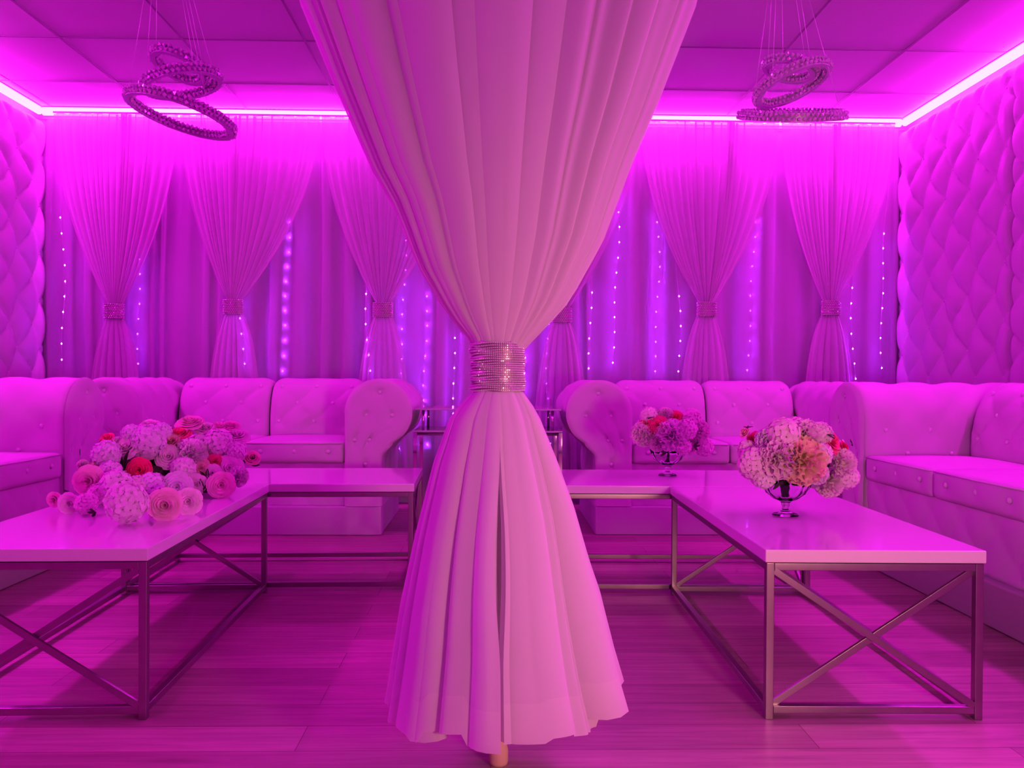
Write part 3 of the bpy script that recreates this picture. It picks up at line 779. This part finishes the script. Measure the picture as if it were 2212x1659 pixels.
# --- heap on the left table ---
h_root = thing('flower_heap', 'long heap of pale roses and hydrangeas lying on the left coffee table', 'flower arrangement', (-1.08, 2.72, HT))
Z = lambda x, y: (x/3.687, 780+y/3.687)
HL = [(430, 1105, 72, 'bud', 'pink'), (545, 1135, 72, 'rose', 'pale'), (690, 1135, 80, 'hydrangea', 'pale'), (700, 955, 105, 'rose', 'pink'),
      (930, 1010, 130, 'hydrangea', 'white'), (1010, 1130, 135, 'hydrangea', 'white'), (1200, 1000, 110, 'hydrangea', 'lilac'), (1410, 1000, 100, 'rose', 'lilac'),
      (1310, 1145, 100, 'rose', 'pink'), (1495, 1120, 85, 'rose', 'pale'), (1560, 985, 75, 'rose', 'pale'), (1105, 865, 84, 'rose', 'red'), (880, 880, 85, 'hydrangea', 'lilac'),
      (850, 740, 105, 'hydrangea', 'lilac'), (1000, 680, 98, 'rose', 'pale'), (1180, 650, 135, 'hydrangea', 'lilac'), (1360, 640, 84, 'rose', 'peach'),
      (1340, 760, 88, 'rose', 'pale'), (1520, 740, 130, 'ruffle', 'white'), (850, 612, 68, 'bud', 'coral'), (1175, 510, 80, 'rose', 'pale'), (1290, 570, 75, 'hydrangea', 'lilac'),
      (1430, 570, 78, 'rose', 'coral'), (1510, 480, 95, 'rose', 'pink'), (1640, 530, 80, 'rose', 'pale'), (1740, 515, 64, 'bud', 'pink'), (1840, 510, 64, 'rose', 'pink'),
      (1885, 590, 88, 'rose', 'pale'), (1740, 660, 115, 'hydrangea', 'white'), (1600, 850, 66, 'rose', 'peach'), (1690, 890, 62, 'rose', 'pale'), (1710, 800, 62, 'rose', 'coral'),
      (1830, 850, 92, 'rose', 'pale'), (1870, 730, 85, 'hydrangea', 'white'), (1895, 920, 80, 'ruffle', 'white'), (1760, 990, 92, 'rose', 'pink'), (2010, 770, 72, 'bud', 'peach'),
      (1460, 860, 95, 'hydrangea', 'white'), (1090, 1010, 95, 'hydrangea', 'pale'), (790, 1060, 85, 'hydrangea', 'pale'), (1600, 640, 80, 'rose', 'white'), (1050, 590, 80, 'hydrangea', 'lilac')]
axis0 = Vector((-1.25, 2.50, .43)); axis1 = Vector((-.99, 3.12, .47))
for i, (zx, zy, zr, kind, col) in enumerate(HL):
    px, py = Z(zx, zy); f = min(1, max(0, (px-150)/400)); low = min(1, max(0, (py-900)/190))
    Y = 2.42+.30*f+.24*(1-low)
    p = at(px, py, Y); R = zr/3.687*Y/FPX
    if p.z < HT+R*1.12: # resting on the top: bring it forward to the plane z
        zt_ = HT+R*1.13; d = p-Vector((0, 0, CH)); p = Vector((0, 0, CH))+d*((zt_-CH)/d.z)
    c = at(200+320*f, 1020, 2.66+.28*f); n_ = (p-c).normalized()*1.0+CD.normalized()*.55
    flower(h_root, kind, col, p, R*(1.12 if kind in ('rose', 'bud') else 1.12), n_.normalized(), i)
fr = random.Random(31)
for i in range(34):
    zx = fr.uniform(640, 1900); top = 600 if zx > 900 else 790; zy = fr.uniform(top, 1120-120*(zx > 1550)); px, py = Z(zx, zy); f = min(1, max(0, (px-150)/400)); low = min(1, max(0, (py-900)/190))
    if (960 < zx < 1400 and 790 < zy < 900): continue
    Y = 2.46+.30*f+.24*(1-low); p = at(px, py, Y); R = fr.uniform(.016, .026)
    if p.z < HT+R: continue
    c = at(200+320*f, 1020, 2.66+.28*f)
    flower(h_root, fr.choice(['rose', 'hydrangea', 'ruffle']), fr.choice(['pale', 'white', 'pink', 'lilac']), p, R, ((p-c).normalized()+CD.normalized()*.5).normalized(), i)
LV = [(505, 1040, 34, (.3, -.2, 1)), (790, 685, 40, (-1, -.3, .1)), (1250, 505, 40, (.8, -.3, .3)), (1965, 740, 60, (-.2, -1, -.2)), (1990, 820, 60, (.6, -1, -.5)), (1000, 850, 95, (-.5, -1, .1)),
      (1290, 850, 100, (.4, -1, .3)), (1380, 870, 80, (.6, -1, -.2)), (1620, 1040, 80, (.2, -1, -.4)), (1830, 620, 50, (-.2, -1, -.2)), (930, 810, 60, (-.3, -1, 0)), (1180, 1200, 60, (0, -1, -.4)),
      (1650, 940, 60, (.4, -1, -.2)), (770, 1200, 50, (0, -1, -.5)), (1480, 1060, 50, (.3, -1, 0)), (1330, 550, 35, (0, -1, .6))]
for i, (zx, zy, zr, dr) in enumerate(LV):
    px, py = Z(zx, zy); f = min(1, max(0, (px-150)/400)); low = min(1, max(0, (py-900)/190)); Y = 2.44+.30*f+.24*(1-low)
    p = at(px, py, Y)
    if p.z < HT+.012:
        d = p-Vector((0, 0, CH)); p = Vector((0, 0, CH))+d*((HT+.014-CH)/d.z)
    flower(h_root, 'leaf', '', p, zr/3.687*Y/FPX*1.1, Vector(dr).normalized(), i)
# mossy core that the stems are pushed into
b = MB(); P = []
for j in range(15):
    t = j/14; c = at(225+275*t, 1020, 2.66+.26*t); s = math.sin(PI*min(max(t, .02), .98))**.5; row = []
    for k in range(20):
        a = 2*PI*k/20; row.append((c.x+.06*s*math.cos(a)+.005*math.sin(5*a+j), c.y+.03, max(HT+.003, HT+.07+.075*s*math.sin(a)+.005*math.sin(7*a+j*2))))
    P.append([Vector(q)-Vector(h_root.location) for q in row])
b.grid(P, True); b.build('moss_core', 'moss', h_root)

# --- vases and bouquets on the right ---
def vase(label, x, y, s=1.0):
    root = thing('glass_vase', label, 'vase', (x, y, HT+.0005), 0, 'glass pedestal vases')
    prof = [(.0005, .0), (.037, 0), (.0385, .003), (.034, .007), (.020, .011), (.010, .017), (.0085, .024), (.013, .032), (.012, .038), (.0185, .044), (.036, .052), (.054, .068), (.066, .088), (.072, .110),
            (.069, .110), (.063, .090), (.051, .071), (.034, .057), (.016, .050), (.0005, .048)]
    n = 48; P = []
    for i, (r, z) in enumerate(prof):
        row = []
        for k in range(n):
            a = 2*PI*k/n; sc_ = 1
            if .045 < z: sc_ = 1+.065*math.sin(12*a+(PI if int(z/.018) % 2 else 0))*(1 if i < 14 else .3)
            row.append((r*s*sc_*math.cos(a), r*s*sc_*math.sin(a), z*s))
        P.append(row)
    b = MB(); b.grid(P, True); b.build('bowl_and_foot', 'glass', root)
    return root
def bouquet(label, bx, by, Yc, L_, LVs, s, ctr):
    root = thing('bouquet', label, 'bouquet', (bx, by, HT+.11*s), 0, 'bouquets in glass vases')
    c = at(ctr[0], ctr[1], Yc)
    Rx = ctr[2]*Yc/FPX; Rz = ctr[3]*Yc/FPX
    for i, (zx, zy, zr, kind, col) in enumerate(L_):
        px, py = 1200+zx/2.186, 780+zy/2.186
        q = at(px, py, Yc); e = 1-((q.x-c.x)/Rx)**2-((q.z-c.z)/Rz)**2
        Y = Yc-.72*Rx*math.sqrt(max(0, e)); p = at(px, py, Y)
        n_ = (p-c).normalized()+CD.normalized()*.25
        flower(root, kind, col, p, zr/2.186*Y/FPX*1.02, n_.normalized(), i)
    for i in range(7):   # far side of the dome
        a = PI*(i+.5)/7; p = c+Vector((.62*Rx*math.cos(a), .55*Rx*math.sin(a), Rz*.05+.02*(i % 2)))
        flower(root, ('hydrangea', 'ruffle')[i % 2], 'pale', p, Rx*.42, Vector((math.cos(a), math.sin(a), .5)).normalized(), i)
    for i, (zx, zy, zr, dr) in enumerate(LVs):
        px, py = 1200+zx/2.186, 780+zy/2.186; flower(root, 'leaf', '', at(px, py, Yc-.6*Rx), zr/2.186*Yc/FPX, Vector(dr).normalized(), i)
    b = MB(); b.sphere((0, 0, 0), 1, 16, 10); V = [(v[0]*Rx*.62, v[1]*Rx*.5, v[2]*Rz*.55) for v in b.V]; b.V = V
    b.build('moss_core', 'moss', root, loc=c-Vector(root.location)+Vector((0, .01, -.005)))
    b = MB()
    for k in range(16):
        a = 2*PI*k/16; b.tube([(.028*s*math.cos(a), .028*s*math.sin(a), .015), (.010*s*math.cos(a+2.2), .010*s*math.sin(a+2.2), -.055*s)], .0022, 5)
    o = b.build('stems', 'leaf', root); o['kind'] = 'stuff'
    return root
V1 = at(1697, 1115, 2.37); v1 = (V1.x, 2.372)
vase('clear glass pedestal vase near the front of the right coffee table', v1[0], v1[1])
B1 = [(1165, 470, 125, 'ruffle', 'yel'), (1050, 455, 112, 'ruffle', 'pale'), (945, 480, 85, 'hydrangea', 'pale'), (1075, 355, 92, 'hydrangea', 'pale'), (1175, 345, 88, 'ruffle', 'pale'),
      (893, 335, 40, 'bud', 'peach'), (925, 375, 48, 'rose', 'coral'), (1305, 375, 66, 'rose', 'coral'), (1368, 408, 36, 'rose', 'red'), (1360, 480, 76, 'ruffle', 'pale'), (1300, 585, 72, 'ruffle', 'pale'),
      (1372, 545, 62, 'hydrangea', 'pale'), (905, 420, 50, 'hydrangea', 'pale'), (985, 540, 66, 'hydrangea', 'white'), (1250, 345, 62, 'hydrangea', 'pale'), (1000, 370, 66, 'ruffle', 'lilac'),
      (910, 510, 52, 'ruffle', 'pale'), (1130, 310, 50, 'hydrangea', 'pale'), (1250, 440, 60, 'hydrangea', 'pale'), (1240, 530, 60, 'ruffle', 'white')]
bouquet('larger bouquet of pale carnations with a yellowish bloom in front, in the nearer vase', v1[0]+.0, v1[1], 2.40, B1,
        [(1280, 350, 30, (0, -.6, 1)), (905, 320, 26, (-.3, -.4, 1)), (1270, 525, 42, (.4, -1, -.1)), (1060, 560, 50, (0, -1, -.6)), (1130, 570, 50, (.2, -1, -.6)), (1400, 400, 24, (1, -.5, .2))],
        1.0, (1724, 990, 118, 72))
V2 = at(1442, 1029, 3.35); v2 = (V2.x, 3.35)
vase('clear glass pedestal vase farther back on the right tables, in front of the loveseat', v2[0], v2[1])
B2 = [(405, 345, 62, 'ruffle', 'pale'), (445, 262, 48, 'hydrangea', 'pale'), (520, 252, 42, 'ruffle', 'pale'), (548, 350, 84, 'ruffle', 'white'), (482, 300, 46, 'rose', 'coral'), (568, 264, 40, 'rose', 'red'),
      (640, 275, 54, 'hydrangea', 'pale'), (680, 330, 62, 'ruffle', 'pale'), (700, 405, 48, 'hydrangea', 'pale'), (620, 320, 55, 'hydrangea', 'pale'), (425, 300, 46, 'rose', 'coral'), (600, 400, 45, 'hydrangea', 'pale'),
      (480, 385, 50, 'ruffle', 'pale'), (655, 410, 40, 'rose', 'pale')]
bouquet('smaller bouquet of pale flowers with two red roses on top, in the farther vase', v2[0], v2[1], 3.36, B2,
        [(650, 400, 30, (.3, -1, -.3)), (440, 275, 22, (-.5, -.4, 1)), (530, 415, 40, (0, -1, -.5))], 1.0, (1450, 935, 80, 50))

# ------------------------------------------------------------------ lamps on the camera's side
def area(name, loc, tgt, size, power, col):
    l = bpy.data.lights.new(name, 'AREA'); l.shape = 'DISK'; l.size = size; l.energy = power; l.color = col
    o = bpy.data.objects.new(name, l); COL.objects.link(o); o.location = loc
    l.spread = 1.95
    o.rotation_euler = (Vector(tgt)-Vector(loc)).to_track_quat('-Z', 'Y').to_euler(); return o
area('room_lamp', (.95, .25, .62), (.45, 2.0, .6), .25, 6.6, (1.0, .41, .38))

w = bpy.data.worlds.new('world'); sc.world = w; w.use_nodes = True
w.node_tree.nodes['Background'].inputs[0].default_value = (.02, .001, .02, 1)
sc.view_settings.view_transform = 'Standard'; sc.view_settings.look = 'None'; sc.view_settings.gamma = 1; sc.view_settings.exposure = .06
sc.view_settings.use_curve_mapping = False
cy = sc.cycles
cy.use_light_tree = False; cy.max_bounces = 6; cy.diffuse_bounces = 3; cy.glossy_bounces = 2; cy.transmission_bounces = 7; cy.transparent_max_bounces = 10; cy.adaptive_threshold = .06
cy.caustics_reflective = False; cy.caustics_refractive = False; cy.sample_clamp_indirect = 6
